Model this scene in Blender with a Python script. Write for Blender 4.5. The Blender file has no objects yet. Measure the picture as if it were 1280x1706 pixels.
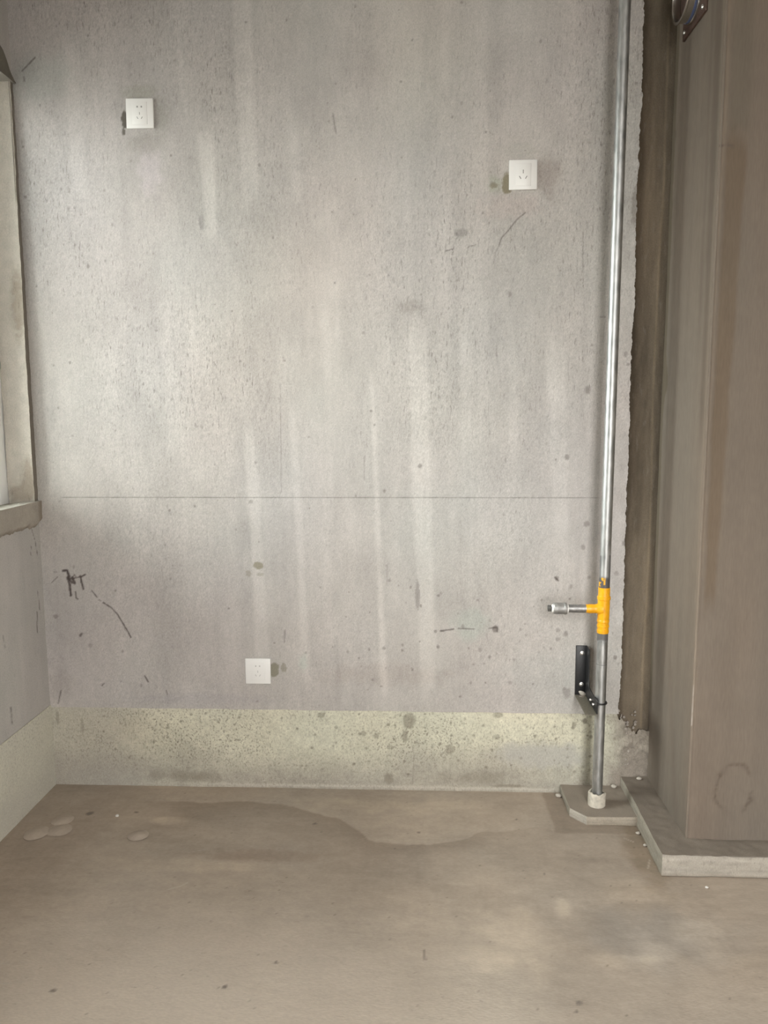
import bpy, bmesh, math
import numpy as np
from mathutils import Matrix, Vector

S = bpy.context.scene
COL = S.collection

# ---------------------------------------------------------------- camera
cam_data = bpy.data.cameras.new('camera')
cam = bpy.data.objects.new('camera', cam_data)
COL.objects.link(cam)
PITCH, YAW, ROLL = 0.129295, 0.0443136, -0.0041919
fwd = Vector((-math.sin(YAW)*math.cos(PITCH), math.cos(YAW)*math.cos(PITCH), -math.sin(PITCH)))
rgt = Vector((math.cos(YAW), math.sin(YAW), 0))
upv = rgt.cross(fwd)
r2 = rgt*math.cos(ROLL) + upv*math.sin(ROLL)
u2 = upv*math.cos(ROLL) - rgt*math.sin(ROLL)
M = Matrix((r2, u2, -fwd)).transposed().to_4x4()
M.translation = Vector((0, -2.53, 1.285))
cam.matrix_world = M
cam_data.sensor_fit = 'HORIZONTAL'
cam_data.sensor_width = 36
cam_data.lens = 36*1306.34/1280
cam_data.clip_start = 0.02
S.camera = cam

# ---------------------------------------------------------------- sky (overcast, seen only through the window and an added front opening)
SKY = 38.5
world = bpy.data.worlds.new('overcast_sky')
S.world = world
world.use_nodes = True
wn = world.node_tree
wn.nodes.clear()
wo = wn.nodes.new('ShaderNodeOutputWorld')
wb = wn.nodes.new('ShaderNodeBackground')
wb.inputs['Strength'].default_value = SKY
wt = wn.nodes.new('ShaderNodeTexCoord')
ws = wn.nodes.new('ShaderNodeSeparateXYZ')
wr = wn.nodes.new('ShaderNodeValToRGB')
wm = wn.nodes.new('ShaderNodeMapRange')
wm.inputs['From Min'].default_value = -1
wn.links.new(wt.outputs['Generated'], ws.inputs[0])
wn.links.new(ws.outputs['Z'], wm.inputs['Value'])
wn.links.new(wm.outputs[0], wr.inputs[0])
e = wr.color_ramp.elements
e[0].position = 0.42; e[0].color = (0.17, 0.165, 0.155, 1)
e[1].position = 0.98; e[1].color = (1.0, 0.99, 0.965, 1)
em = wr.color_ramp.elements.new(0.52); em.color = (.42, .42*.995, .42*.975, 1)
wn.links.new(wr.outputs[0], wb.inputs['Color'])
wn.links.new(wb.outputs[0], wo.inputs[0])

def portal(name, loc, rot, sx, sy):
    l = bpy.data.lights.new(name, 'AREA')
    l.shape = 'RECTANGLE'; l.size = sx; l.size_y = sy
    l.cycles.is_portal = True
    o = bpy.data.objects.new(name, l); COL.objects.link(o)
    o.location = loc; o.rotation_euler = rot
portal('window_daylight', (-1.44, -1.08/2, 1.64), (0, -math.pi/2, 0), 1.3, -(-1.08))
portal('opening_fill_daylight', ((.35+1.0)/2, -3.29, 1.25), (math.pi/2, 0, 0), 1.0-(.35), 2.5)  # daylight through an unseen opening added behind the camera for fill

vs_ = S.view_settings
vs_.view_transform = 'Standard'
vs_.look = 'None'
vs_.gamma = 1
vs_.use_curve_mapping = False
vs_.exposure = 0.0

# ---------------------------------------------------------------- noise (numpy value noise)
def h2(ix, iy, seed):
    n = (ix.astype(np.int64)*374761393 + iy.astype(np.int64)*668265263 + seed*2147483647) & 0xffffffff
    n = ((n ^ (n >> 13))*1274126177) & 0xffffffff
    n = (n ^ (n >> 16)) & 0xffffff
    return n.astype(np.float32)/float(0xffffff)
def vn(x, y, seed=0):
    x = np.asarray(x, np.float32); y = np.asarray(y, np.float32)
    x, y = np.broadcast_arrays(x, y)
    ix = np.floor(x); iy = np.floor(y)
    fx = x-ix; fy = y-iy
    fx = fx*fx*(3-2*fx); fy = fy*fy*(3-2*fy)
    a = h2(ix, iy, seed); b = h2(ix+1, iy, seed); c = h2(ix, iy+1, seed); d = h2(ix+1, iy+1, seed)
    return (a+(b-a)*fx)*(1-fy)+(c+(d-c)*fx)*fy
def fbm(x, y, seed=0, octs=4):
    s = 0; a = .5; t = 0
    for k in range(octs):
        s = s+a*vn(x*2**k, y*2**k, seed+k*17); t += a; a *= .5
    return s/t - .5            # -0.5 .. 0.5
def sm(a, b, x):
    t = np.clip((x-a)/(b-a), 0, 1)
    return t*t*(3-2*t)

# ---------------------------------------------------------------- painters: each returns a 0..1 mask on the grid (U, V in metres)
def stripe(U, V, top, bot, w0, w1, soft=.012, endsoft=.08, rag=.3, seed=5):
    """band running from point top to point bot, width w0 -> w1"""
    (ua, va), (ub, vb) = top, bot
    t = (V-va)/(vb-va)
    c = ua+(ub-ua)*t + (fbm(V*4, U*0, seed, 3))*.02*rag
    w = .5*(w0+(w1-w0)*t)*(1+rag*fbm(V*9, U*0+3, seed+3, 3))
    m = 1-sm(-soft, soft, np.abs(U-c)-w)
    L = abs(vb-va)
    jit = rag*.12*(vn(U*60, V*0, seed+9)-.5)
    tt = t+jit
    es = endsoft/L
    return m*sm(-es*.5, es*.5, tt)*(1-sm(1-es*.5, 1+es*.5, tt))
def blob(U, V, c, ru, rv, soft=.3, rag=.35, seed=1, freq=None):
    f = freq or 1.6/min(ru, rv)
    d = np.sqrt(((U-c[0])/ru)**2+((V-c[1])/rv)**2)
    d = d+rag*2*fbm(U*f, V*f, seed, 3)
    return 1-sm(1-soft, 1+soft, d)
def stroke(U, V, pts, w, soft=.0018, rag=.5, seed=2):
    out = np.zeros(U.shape, np.float32)
    pts = np.array(pts, float)
    lo = pts.min(0)-.03; hi = pts.max(0)+.03
    msk = (U > lo[0]) & (U < hi[0]) & (V > lo[1]) & (V < hi[1])
    if not msk.any(): return out
    u = U[msk]; v = V[msk]
    best = np.full(u.shape, 9., np.float32)
    for a, b in zip(pts[:-1], pts[1:]):
        ab = b-a; L2 = max((ab**2).sum(), 1e-12)
        t = np.clip(((u-a[0])*ab[0]+(v-a[1])*ab[1])/L2, 0, 1)
        best = np.minimum(best, np.hypot(u-a[0]-t*ab[0], v-a[1]-t*ab[1]))
    wv = w*.5*(1+rag*2*fbm(u*120, v*120, seed, 2))
    out[msk] = 1-sm(-soft, soft, best-wv)
    return out
def mixc(C, m, col, k=1.0):
    m = (m*k)[..., None]
    C *= (1-m); C += m*np.array(col, np.float32)
def mulc(C, m, f):
    C *= 1+(m[..., None])*(np.array(f, np.float32)-1)

# ---------------------------------------------------------------- materials
def new_mat(name):
    m = bpy.data.materials.new(name); m.use_nodes = True
    nt = m.node_tree
    return m, nt, nt.nodes['Principled BSDF']
def N(nt, kind, **kw):
    n = nt.nodes.new(kind)
    for k, v in kw.items():
        if k.startswith('i_'): n.inputs[k[2:].replace('_', ' ')].default_value = v
        else: setattr(n, k, v)
    return n
def simple(name, col, rough=.5, metal=0., bump=0., bscale=200., var=0.):
    m, nt, b = new_mat(name)
    b.inputs['Base Color'].default_value = (*col, 1)
    b.inputs['Roughness'].default_value = rough
    b.inputs['Metallic'].default_value = metal
    tc = N(nt, 'ShaderNodeTexCoord')
    nz = N(nt, 'ShaderNodeTexNoise'); nz.inputs['Scale'].default_value = bscale; nz.inputs['Detail'].default_value = 4
    nt.links.new(tc.outputs['Object'], nz.inputs['Vector'])
    if bump:
        bp = N(nt, 'ShaderNodeBump'); bp.inputs['Strength'].default_value = bump; bp.inputs['Distance'].default_value = .002
        nt.links.new(nz.outputs['Fac'], bp.inputs['Height']); nt.links.new(bp.outputs[0], b.inputs['Normal'])
    if var:
        rp = N(nt, 'ShaderNodeValToRGB')
        rp.color_ramp.elements[0].position = .3; rp.color_ramp.elements[1].position = .7
        rp.color_ramp.elements[0].color = (*[c*(1-var) for c in col], 1)
        rp.color_ramp.elements[1].color = (*[min(1, c*(1+var)) for c in col], 1)
        nt.links.new(nz.outputs['Fac'], rp.inputs[0]); nt.links.new(rp.outputs[0], b.inputs['Base Color'])
    return m
def plaster(name, stretch=(1, 1, .22), fscale=160., fthr=(.60, .72), fcol=(.15, .13, .115), grain=.10, bump=.35, gscale=420., rough=.92, brush=None):
    """painted stains come from the colour attribute; flecks, grain and relief from noise"""
    m, nt, b = new_mat(name)
    b.inputs['Roughness'].default_value = rough
    b.inputs['Specular IOR Level'].default_value = .25
    at = N(nt, 'ShaderNodeAttribute', attribute_name='stain')
    tc = N(nt, 'ShaderNodeTexCoord')
    mp = N(nt, 'ShaderNodeMapping'); mp.inputs['Scale'].default_value = stretch
    nt.links.new(tc.outputs['Object'], mp.inputs[0])
    n1 = N(nt, 'ShaderNodeTexNoise'); n1.inputs['Scale'].default_value = fscale; n1.inputs['Detail'].default_value = 3; n1.inputs['Roughness'].default_value = .65
    nt.links.new(mp.outputs[0], n1.inputs['Vector'])
    mr = N(nt, 'ShaderNodeMapRange'); mr.inputs['From Min'].default_value = fthr[0]; mr.inputs['From Max'].default_value = fthr[1]
    nt.links.new(n1.outputs['Fac'], mr.inputs['Value'])
    mu = N(nt, 'ShaderNodeMath', operation='MULTIPLY'); mu.use_clamp = True
    nt.links.new(mr.outputs[0], mu.inputs[0]); nt.links.new(at.outputs['Alpha'], mu.inputs[1])
    n2 = N(nt, 'ShaderNodeTexNoise'); n2.inputs['Scale'].default_value = gscale; n2.inputs['Detail'].default_value = 2
    mp2 = N(nt, 'ShaderNodeMapping'); mp2.inputs['Scale'].default_value = brush or (1, 1, .5)
    nt.links.new(tc.outputs['Object'], mp2.inputs[0]); nt.links.new(mp2.outputs[0], n2.inputs['Vector'])
    gr = N(nt, 'ShaderNodeMapRange'); gr.inputs['From Min'].default_value = .3; gr.inputs['From Max'].default_value = .7
    gr.inputs['To Min'].default_value = 1-grain; gr.inputs['To Max'].default_value = 1+grain
    nt.links.new(n2.outputs['Fac'], gr.inputs['Value'])
    vm = N(nt, 'ShaderNodeVectorMath', operation='SCALE')
    nt.links.new(at.outputs['Color'], vm.inputs[0]); nt.links.new(gr.outputs[0], vm.inputs['Scale'])
    mx = N(nt, 'ShaderNodeMix', data_type='RGBA')
    mx.inputs['B'].default_value = (*fcol, 1)
    nt.links.new(mu.outputs[0], mx.inputs['Factor']); nt.links.new(vm.outputs[0], mx.inputs['A'])
    nt.links.new(mx.outputs['Result'], b.inputs['Base Color'])
    ad = N(nt, 'ShaderNodeMath', operation='SUBTRACT')
    nt.links.new(n2.outputs['Fac'], ad.inputs[0]); nt.links.new(mu.outputs[0], ad.inputs[1])
    bp = N(nt, 'ShaderNodeBump'); bp.inputs['Strength'].default_value = bump; bp.inputs['Distance'].default_value = .0012
    nt.links.new(ad.outputs[0], bp.inputs['Height']); nt.links.new(bp.outputs[0], b.inputs['Normal'])
    return m
M_wall = plaster('grey_plaster', fthr=(.56, .74), fcol=(.17, .15, .135), grain=.11)
M_dado = plaster('cream_coating', stretch=(1, 1, .85), fscale=150, fthr=(.53, .63), fcol=(.20, .175, .14), grain=.12, bump=.5)
M_column = plaster('brown_mortar', fscale=90, fthr=(.66, .75), fcol=(.13, .11, .095), grain=.06, bump=.25, brush=(1, 1, .12), gscale=260)
M_floor = plaster('floor_screed', stretch=(.5, 1, 1), fscale=60, fthr=(.64, .74), fcol=(.16, .135, .115), grain=.06, bump=.35, brush=(.35, 1, 1), gscale=300)
M_mortar = plaster('rough_mortar', fscale=120, fthr=(.58, .72), fcol=(.20, .175, .15), grain=.10, bump=.6)
M_plain = simple('plain_plaster', (.60, .575, .54), .95, bump=.3, bscale=120, var=.06)
M_white = simple('white_plastic', (.80, .79, .77), .35)
M_slot = simple('shadowed_slot', (.30, .29, .28), .6)
M_pvc = simple('white_pvc', (.82, .82, .80), .4)
M_black = simple('black_painted_steel', (.012, .012, .013), .42, bump=.2, bscale=160)
M_shelf = simple('lit_black_steel', (.125, .112, .085), .6, bump=.25, bscale=120, var=.2)  # the bracket's black steel, light from above put into the paler colour
M_screw = simple('zinc_screw', (.62, .60, .57), .35, 1.0)
M_tape = simple('white_thread_tape', (.80, .79, .76), .7, bump=.3, bscale=300)
M_yellow = simple('yellow_gas_paint', (.80, .37, .006), .38, bump=.35, bscale=70, var=.10)
M_steel = simple('stainless_steel', (.58, .56, .53), .25, 1.0, bump=.1, bscale=60)
M_bluefilm = simple('blue_film', (.07, .09, .17), .3)
M_rust = simple('rusty_steel', (.085, .050, .038), .6, .2, bump=.3, bscale=120, var=.3)
M_dirtyplaster = simple('dirty_sleeve_plaster', (.50, .46, .39), .9, bump=.7, bscale=90, var=.18)
M_crumb = simple('mortar_crumb', (.42, .385, .335), .95, bump=.5, bscale=150, var=.1)
M_chip = simple('white_chip', (.58, .56, .52), .8)
M_splat = simple('dried_mortar', (.40, .335, .275), .95, bump=.4, bscale=90, var=.05)
def galvanised(name):
    m, nt, b = new_mat(name)
    b.inputs['Metallic'].default_value = 1
    tc = N(nt, 'ShaderNodeTexCoord')
    mp = N(nt, 'ShaderNodeMapping'); mp.inputs['Scale'].default_value = (1, 1, .35)
    nt.links.new(tc.outputs['Object'], mp.inputs[0])
    nz = N(nt, 'ShaderNodeTexNoise'); nz.inputs['Scale'].default_value = 60; nz.inputs['Detail'].default_value = 5
    nt.links.new(mp.outputs[0], nz.inputs['Vector'])
    at = N(nt, 'ShaderNodeAttribute', attribute_name='stain')
    rp = N(nt, 'ShaderNodeValToRGB')
    rp.color_ramp.elements[0].position = .32; rp.color_ramp.elements[1].position = .66
    rp.color_ramp.elements[0].color = (.34, .35, .35, 1); rp.color_ramp.elements[1].color = (.56, .565, .56, 1)
    nt.links.new(nz.outputs['Fac'], rp.inputs[0])
    mx = N(nt, 'ShaderNodeMix', data_type='RGBA')
    nt.links.new(at.outputs['Alpha'], mx.inputs['Factor'])
    nt.links.new(rp.outputs[0], mx.inputs['A']); nt.links.new(at.outputs['Color'], mx.inputs['B'])
    nt.links.new(mx.outputs['Result'], b.inputs['Base Color'])
    sb = N(nt, 'ShaderNodeMath', operation='SUBTRACT'); sb.inputs[0].default_value = 1
    nt.links.new(at.outputs['Alpha'], sb.inputs[1]); nt.links.new(sb.outputs[0], b.inputs['Metallic'])
    rr = N(nt, 'ShaderNodeMapRange'); rr.inputs['To Min'].default_value = .40; rr.inputs['To Max'].default_value = .56
    nt.links.new(nz.outputs['Fac'], rr.inputs['Value']); nt.links.new(rr.outputs[0], b.inputs['Roughness'])
    bp = N(nt, 'ShaderNodeBump'); bp.inputs['Strength'].default_value = .12; bp.inputs['Distance'].default_value = .001
    nt.links.new(nz.outputs['Fac'], bp.inputs['Height']); nt.links.new(bp.outputs[0], b.inputs['Normal'])
    return m
M_pipe = galvanised('galvanised_steel')
m, nt, b = new_mat('window_glass')
nt.nodes.remove(b)
tr = N(nt, 'ShaderNodeBsdfTransparent'); gl = N(nt, 'ShaderNodeBsdfGlossy'); gl.inputs['Roughness'].default_value = .02
tr.inputs[0].default_value = (.93, .96, .95, 1)
fr = N(nt, 'ShaderNodeFresnel'); fr.inputs['IOR'].default_value = 1.45
ms = N(nt, 'ShaderNodeMixShader')
nt.links.new(fr.outputs[0], ms.inputs[0]); nt.links.new(tr.outputs[0], ms.inputs[1]); nt.links.new(gl.outputs[0], ms.inputs[2])
nt.links.new(ms.outputs[0], nt.nodes['Material Output'].inputs['Surface'])
M_glass = m

# ---------------------------------------------------------------- object helpers
def link_mesh(name, me, mat, parent=None):
    o = bpy.data.objects.new(name, me)
    if mat and not me.materials: me.materials.append(mat)
    COL.objects.link(o)
    if parent: o.parent = parent
    return o
def struct(o, label=None):
    o['kind'] = 'structure'
    if label: o['label'] = label
    return o
def tag(o, label, cat, group=None):
    o['label'] = label; o['category'] = cat
    if group: o['group'] = group
    return o
def thing(name, label, cat, loc=(0, 0, 0), group=None):
    o = bpy.data.objects.new(name, None); COL.objects.link(o)
    o.empty_display_size = .05; o.location = loc
    return tag(o, label, cat, group)
def mesh_np(name, P, faces, C=None):
    """P (n,3), faces list of (k,4) arrays; C (n,4) point colours"""
    me = bpy.data.meshes.new(name)
    F = np.concatenate(faces).astype(np.int32)
    me.vertices.add(len(P)); me.vertices.foreach_set('co', np.ascontiguousarray(P, np.float32).ravel())
    me.loops.add(F.size); me.loops.foreach_set('vertex_index', F.ravel())
    me.polygons.add(len(F)); me.polygons.foreach_set('loop_start', np.arange(0, F.size, 4, dtype=np.int32))
    me.update(calc_edges=True)
    me.validate()
    if C is not None:
        a = me.color_attributes.new('stain', 'FLOAT_COLOR', 'POINT')
        a.data.foreach_set('color', np.ascontiguousarray(C, np.float32).ravel())
    return me
class Acc:
    """collects grids and boxes into one mesh with a colour attribute"""
    def __init__(s): s.P = []; s.F = []; s.C = []; s.n = 0
    def grid(s, X, Y, Z, C, A=None, flip=False):
        h, w = X.shape
        i = np.arange(h*w).reshape(h, w)+s.n
        q = np.stack([i[:-1, :-1], i[:-1, 1:], i[1:, 1:], i[1:, :-1]], -1).reshape(-1, 4)
        if flip: q = q[:, ::-1]
        s.F.append(q); s.P.append(np.stack([X, Y, Z], -1).reshape(-1, 3))
        if A is None: A = np.zeros((h, w), np.float32)
        if np.ndim(C) == 1: C = np.broadcast_to(np.array(C, np.float32), (h, w, 3))
        s.C.append(np.concatenate([C, A[..., None]], -1).reshape(-1, 4)); s.n += h*w
    def box(s, x0, x1, y0, y1, z0, z1, col, a=0.):
        p = np.array([[x, y, z] for z in (z0, z1) for y in (y0, y1) for x in (x0, x1)], float)
        f = np.array([[0, 2, 3, 1], [4, 5, 7, 6], [0, 1, 5, 4], [2, 6, 7, 3], [0, 4, 6, 2], [1, 3, 7, 5]])+s.n
        s.P.append(p); s.F.append(f); s.C.append(np.tile([*col, a], (8, 1))); s.n += 8
    def build(s, name, mat, parent=None, smooth=False):
        me = mesh_np(name, np.concatenate(s.P), s.F, np.concatenate(s.C))
        if smooth: me.polygons.foreach_set('use_smooth', np.ones(len(me.polygons), bool))
        return link_mesh(name, me, mat, parent)
def lathe(name, prof, mat, parent=None, segs=32, axis='Z', cap=True, smooth_angle=35, stain=None):
    """prof: list of (radius, position along axis)"""
    bm = bmesh.new(); rings = []
    for r, t in prof:
        ring = []
        for k in range(segs):
            a = 2*math.pi*k/segs
            c, s_ = r*math.cos(a), r*math.sin(a)
            co = {'Z': (c, s_, t), 'X': (t, c, s_), 'Y': (s_, t, c)}[axis]
            ring.append(bm.verts.new(co))
        rings.append(ring)
    for a, b_ in zip(rings[:-1], rings[1:]):
        for k in range(segs):
            bm.faces.new((a[k], a[(k+1) % segs], b_[(k+1) % segs], b_[k]))
    if cap:
        bm.faces.new(rings[0][::-1]); bm.faces.new(rings[-1])
    return bm_obj(name, bm, mat, parent, smooth_angle, stain)
def bm_obj(name, bm, mat, parent=None, smooth_angle=35, stain=None):
    bmesh.ops.recalc_face_normals(bm, faces=bm.faces)
    me = bpy.data.meshes.new(name); bm.to_mesh(me); bm.free()
    if smooth_angle:
        me.polygons.foreach_set('use_smooth', np.ones(len(me.polygons), bool))
        me.set_sharp_from_angle(angle=math.radians(smooth_angle))
    if stain is not None:
        co = np.empty(len(me.vertices)*3, np.float32); me.vertices.foreach_get('co', co)
        C = stain(co.reshape(-1, 3))
        a = me.color_attributes.new('stain', 'FLOAT_COLOR', 'POINT'); a.data.foreach_set('color', C.astype(np.float32).ravel())
    return link_mesh(name, me, mat, parent)
def bm_box(bm, x0, x1, y0, y1, z0, z1, bev=0., rot=None, segs=2):
    r = bmesh.ops.create_cube(bm, size=1)
    vv = r['verts']
    bmesh.ops.scale(bm, vec=(x1-x0, y1-y0, z1-z0), verts=vv)
    if rot is not None: bmesh.ops.rotate(bm, matrix=rot, verts=vv)
    bmesh.ops.translate(bm, vec=((x0+x1)/2, (y0+y1)/2, (z0+z1)/2), verts=vv)
    if bev:
        ed = list({e_ for v in vv for e_ in v.link_edges})
        bmesh.ops.bevel(bm, geom=ed, offset=bev, segments=segs, profile=.5, affect='EDGES')
def box_obj(name, x0, x1, y0, y1, z0, z1, mat, parent=None, bev=0., rot=None):
    bm = bmesh.new(); bm_box(bm, x0, x1, y0, y1, z0, z1, bev, rot)
    return bm_obj(name, bm, mat, parent)
def tube(name, pts, r, mat, parent=None, segs=12):
    bm = bmesh.new(); rings = []
    pts = [Vector(p) for p in pts]
    prev = None
    for i, p in enumerate(pts):
        t = (pts[min(i+1, len(pts)-1)]-pts[max(i-1, 0)]).normalized()
        ref = prev if prev is not None else (Vector((0, 0, 1)) if abs(t.z) < .9 else Vector((1, 0, 0)))
        n = (ref-t*ref.dot(t)).normalized(); prev = n; bb = t.cross(n)
        rings.append([bm.verts.new(p+(n*math.cos(2*math.pi*k/segs)+bb*math.sin(2*math.pi*k/segs))*r) for k in range(segs)])
    for a, b_ in zip(rings[:-1], rings[1:]):
        for k in range(segs): bm.faces.new((a[k], a[(k+1) % segs], b_[(k+1) % segs], b_[k]))
    bm.faces.new(rings[0][::-1]); bm.faces.new(rings[-1])
    return bm_obj(name, bm, mat, parent, 50)

XL, XC, YC = -1.262, 0.768, -0.385       # left wall plane, shaft side face, shaft front face
CEIL = 2.75
DADO = 0.283

# ================================================================= BACK WALL
def lin(a, b, step): return np.linspace(a, b, max(2, int(round((b-a)/step))+1))
xs = lin(0, 1, .0032/1.93)
zs = np.concatenate([lin(DADO-.004, 1.003, .0031), lin(1.003, 2.56, .0032)[1:], lin(2.56, CEIL, .02)[1:]])
T, Z = np.meshgrid(xs, zs)
edge = .667 + .010*fbm(zs*5, zs*0, 41, 3) + .007*fbm(zs*45, zs*0, 42, 3) + .004*fbm(zs*160, zs*0, 43, 2)
X = XL-.004 + T*(edge[:, None]-(XL-.004))
X = X.astype(np.float32); Z = Z.astype(np.float32)
bottom_wob = .004*fbm(X[0]*9, X[0]*0, 50, 3)+.002*fbm(X[0]*60, X[0]*0, 51, 2)
Z[0] += bottom_wob
C = np.empty(X.shape+(3,), np.float32); C[:] = (.442, .416, .392)
def flk0(X, Z): return np.clip(.5+1.5*fbm(X*3.4, Z*2.2, 21, 3), 0, 1)
lf = fbm(X*2.2, Z*1.6, 1, 4); st = fbm(X*26, Z*1.3, 2, 4); st2 = fbm(X*7, Z*.9, 3, 3); md = fbm(X*14, Z*9, 4, 4); fi = fbm(X*110, Z*34, 6, 3)
C *= (1 + .16*lf + .22*st*(.7+lf) + .12*st2 + .20*md + .10*fi)[..., None]
wn_ = np.random.default_rng(3).normal(0, 1, X.shape).astype(np.float32)
wn_[1:] = .75*wn_[1:]+.55*wn_[:-1]
C *= (1+.045*wn_*(.6+flk0(X, Z)))[..., None]
hue = fbm(X*3.1, Z*2.3, 11, 3)          # pinkish against greenish grey
C *= 1+hue[..., None]*np.array([.06, -.01, .0], np.float32)
hue2 = fbm(X*2.3+9, Z*2.0, 12, 2)
C *= 1+hue2[..., None]*np.array([.03, .01, -.05], np.float32)
flk = np.clip(.52+1.5*fbm(X*3.4, Z*2.2, 21, 3)+.9*fbm(X*20, Z*4, 22, 3), .05, 1.)
flk *= .45+.55*sm(.9, 1.5, Z)
for top, bot, w0, w1, k, seed, fk in [
    ((-0.6630, 2.1365), (-0.6484, 1.8392), .045, .036, 1.22, 5, .9),
    ((-0.5361, 2.5249), (-0.5242, 1.9331), .060, .05, 1.12, 6, .8),
    ((-0.5489, 1.2158), (-0.5240, 0.4690), .036, .042, 1.15, 7, .8),
    ((-0.4050, 1.2731), (-0.3734, 0.3808), .018, .026, 1.13, 8, .7),
    ((-0.1507, 1.3671), (-0.1126, 0.3733), .013, .020, 1.20, 9, .7),
    ((-0.0017, 1.5439), (0.0321, 0.3541), .060, .054, 1.12, 10, .7),
    ((-0.3894, 2.1786), (-0.3791, 1.9363), .03, .026, 1.10, 12, .6),
    ((0.2855, 1.5874), (0.3043, 1.1367), .03, .03, 1.08, 13, .6),
    ((0.4270, 1.5126), (0.4617, 0.8644), .06, .05, 1.09, 14, .6),
    ((-0.2990, 1.6299), (-0.2931, 1.3679), .028, .024, 1.09, 15, .6),
    ((0.1457, 1.5149), (0.1672, 0.6635), .03, .04, 1.06, 16, .5),
    ((-0.7274, 2.4703), (-0.7161, 2.1762), .03, .03, 1.05, 17, .4),
    ((-1.0647, 2.4271), (-1.0628, 1.9504), .05, .06, 1.06, 18, .5),
    ((-0.2454, 0.4135), (-0.2367, 0.2772), .03, .03, 1.07, 19, .3),
]:
    m_ = stripe(X, Z, top, bot, w0, w1, .009, .09, .35, seed)
    mulc(C, m_, (k, k*1.005, k*1.005)); flk *= 1-fk*m_
# trowelled patches round the sockets
for c, ru, rv, f, sd, fk in [
    ((-0.8391, 2.0278), .036, .062, (1.13, 1.11, 1.16), 31, .8),
    ((-0.8527, 2.1081), .052, .030, (.86, .86, .84), 32, .2),
    ((-0.7984, 2.1848), .022, .05, (.86, .88, .85), 33, .3),
    ((-0.8630, 2.2579), .05, .022, (.86, .88, .83), 34, .2),
    ((0.3919, 1.9948), .036, .058, (.82, .79, .78), 35, .2),
    ((0.3066, 2.0697), .06, .02, (.93, .94, .93), 36, .9),
    ((0.2352, 1.9693), .022, .024, (.86, .91, .83), 37, .2),
    ((0.2803, 1.9031), .09, .03, (1.03, .99, .99), 38, .2),
    ((-0.3865, 0.4454), .014, .028, (.98, 1.06, 1.03), 39, .5),
    ((-1.1850, 2.3084), .09, .07, (.90, .94, .93), 40, .5),
    ((-0.7478, 0.3130), .22, .02, (.93, .93, .95), 41, .5),
    ((-1.2233, 0.3604), .05, .05, (.88, .87, .86), 42, .2),
    ((-0.0244, 1.6051), .04, .02, (.84, .83, .82), 43, .1),
    ((0.4040, 0.4000), .12, .08, (.93, .95, .95), 44, .3),
    ((-0.1145, 0.4046), .20, .035, (.93, .91, .90), 45, .2),
    ((0.1740, 0.5824), .06, .05, (.96, 1.03, 1.01), 46, .4),
]:
    m_ = blob(X, Z, c, ru, rv, .5, .55, sd)
    mulc(C, m_, f); flk *= 1-fk*m_
# sharp stains: wet mortar left round the boxes
for c, ru, rv, col, sd, k in [
    ((-0.9117, 2.1817), .011, .026, (.085, .075, .06), 61, .9), ((-0.9172, 2.1465), .005, .011, (.09, .08, .065), 62, .8),
    ((0.2700, 1.9722), .016, .032, (.20, .175, .11), 63, .85), ((0.2297, 1.9676), .011, .009, (.22, .20, .14), 64, .7),
    ((-0.4845, 0.4214), .017, .026, (.20, .19, .135), 65, .8), ((-0.4518, 0.4259), .010, .016, (.22, .205, .15), 66, .6),
    ((-0.5305, 0.7768), .018, .012, (.25, .23, .165), 67, .8), ((-0.5633, 0.7503), .010, .010, (.27, .25, .20), 68, .6), ((-0.5253, 0.7464), .012, .006, (.27, .25, .20), 69, .5),
    ((-0.6815, 1.8723), .009, .022, (.26, .25, .24), 70, .5), ((0.2530, 0.5667), .009, .012, (.15, .13, .12), 71, .7),
    ((0.1298, 1.8286), .02, .012, (.22, .21, .195), 72, .5), ((-0.0024, 0.6786), .008, .05, (.2, .18, .17), 73, .55),
    ((0.6599, 1.8975), .010, .055, (.17, .15, .13), 74, .5),
]:
    mixc(C, blob(X, Z, c, ru, rv, .16, .3, sd), col, k)
rng = np.random.default_rng(7)
spots = [((0.0047, 1.1062), .0065), ((0.4740, 1.1326), .0075), ((0.5343, 1.3446), .0085), ((0.5429, 0.9177), .009), ((-1.2238, 0.5982), .009), ((0.5335, 0.8410), .007), ((0.4512, 0.7395), .006), ((-1.1115, 0.4989), .007), ((-0.5490, 0.9888), .007), ((-0.1141, 0.4979), .006), ((0.2846, 1.6423), .006), ((-1.0509, 1.7416), .005), ((0.6483, 1.4555), .006), ((0.6568, 1.4240), .006), ((0.4593, 0.5644), .007), ((0.6636, 0.8553), .006), ((0.5557, 0.7420), .006), ((0.4942, 0.3493), .012), ((0.2046, 0.4947), .006), ((-0.4944, 1.4449), .004), ((0.6421, 0.7564), .007), ((0.6476, 0.4745), .006), ((0.4600, 0.5339), .008), ((0.4850, 0.5524), .007)]
for k in range(150):
    spots.append(((rng.uniform(-1.25, .66), rng.uniform(.3, 2.5)), rng.uniform(.0016, .0042)))
for k in range(46):
    spots.append(((rng.uniform(-.3, .66), rng.uniform(.29, .75)), rng.uniform(.002, .0055)))
for k, (c, r) in enumerate(spots):
    sl = (slice(None), slice(None))
    i0, i1 = np.searchsorted(zs, [c[1]-.03, c[1]+.03]); j = (c[0]-XL)/1.93*len(xs); j0, j1 = max(0, int(j-14)), int(j+14)
    sl = (slice(i0, i1), slice(j0, j1))
    if X[sl].size < 4: continue
    mixc(C[sl], blob(X[sl], Z[sl], c, r, r*rng.uniform(.8, 1.5), .35, .3, k+100), (.20, .18, .165), rng.uniform(.4, .8))
DARK = (.075, .06, .055)
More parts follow.
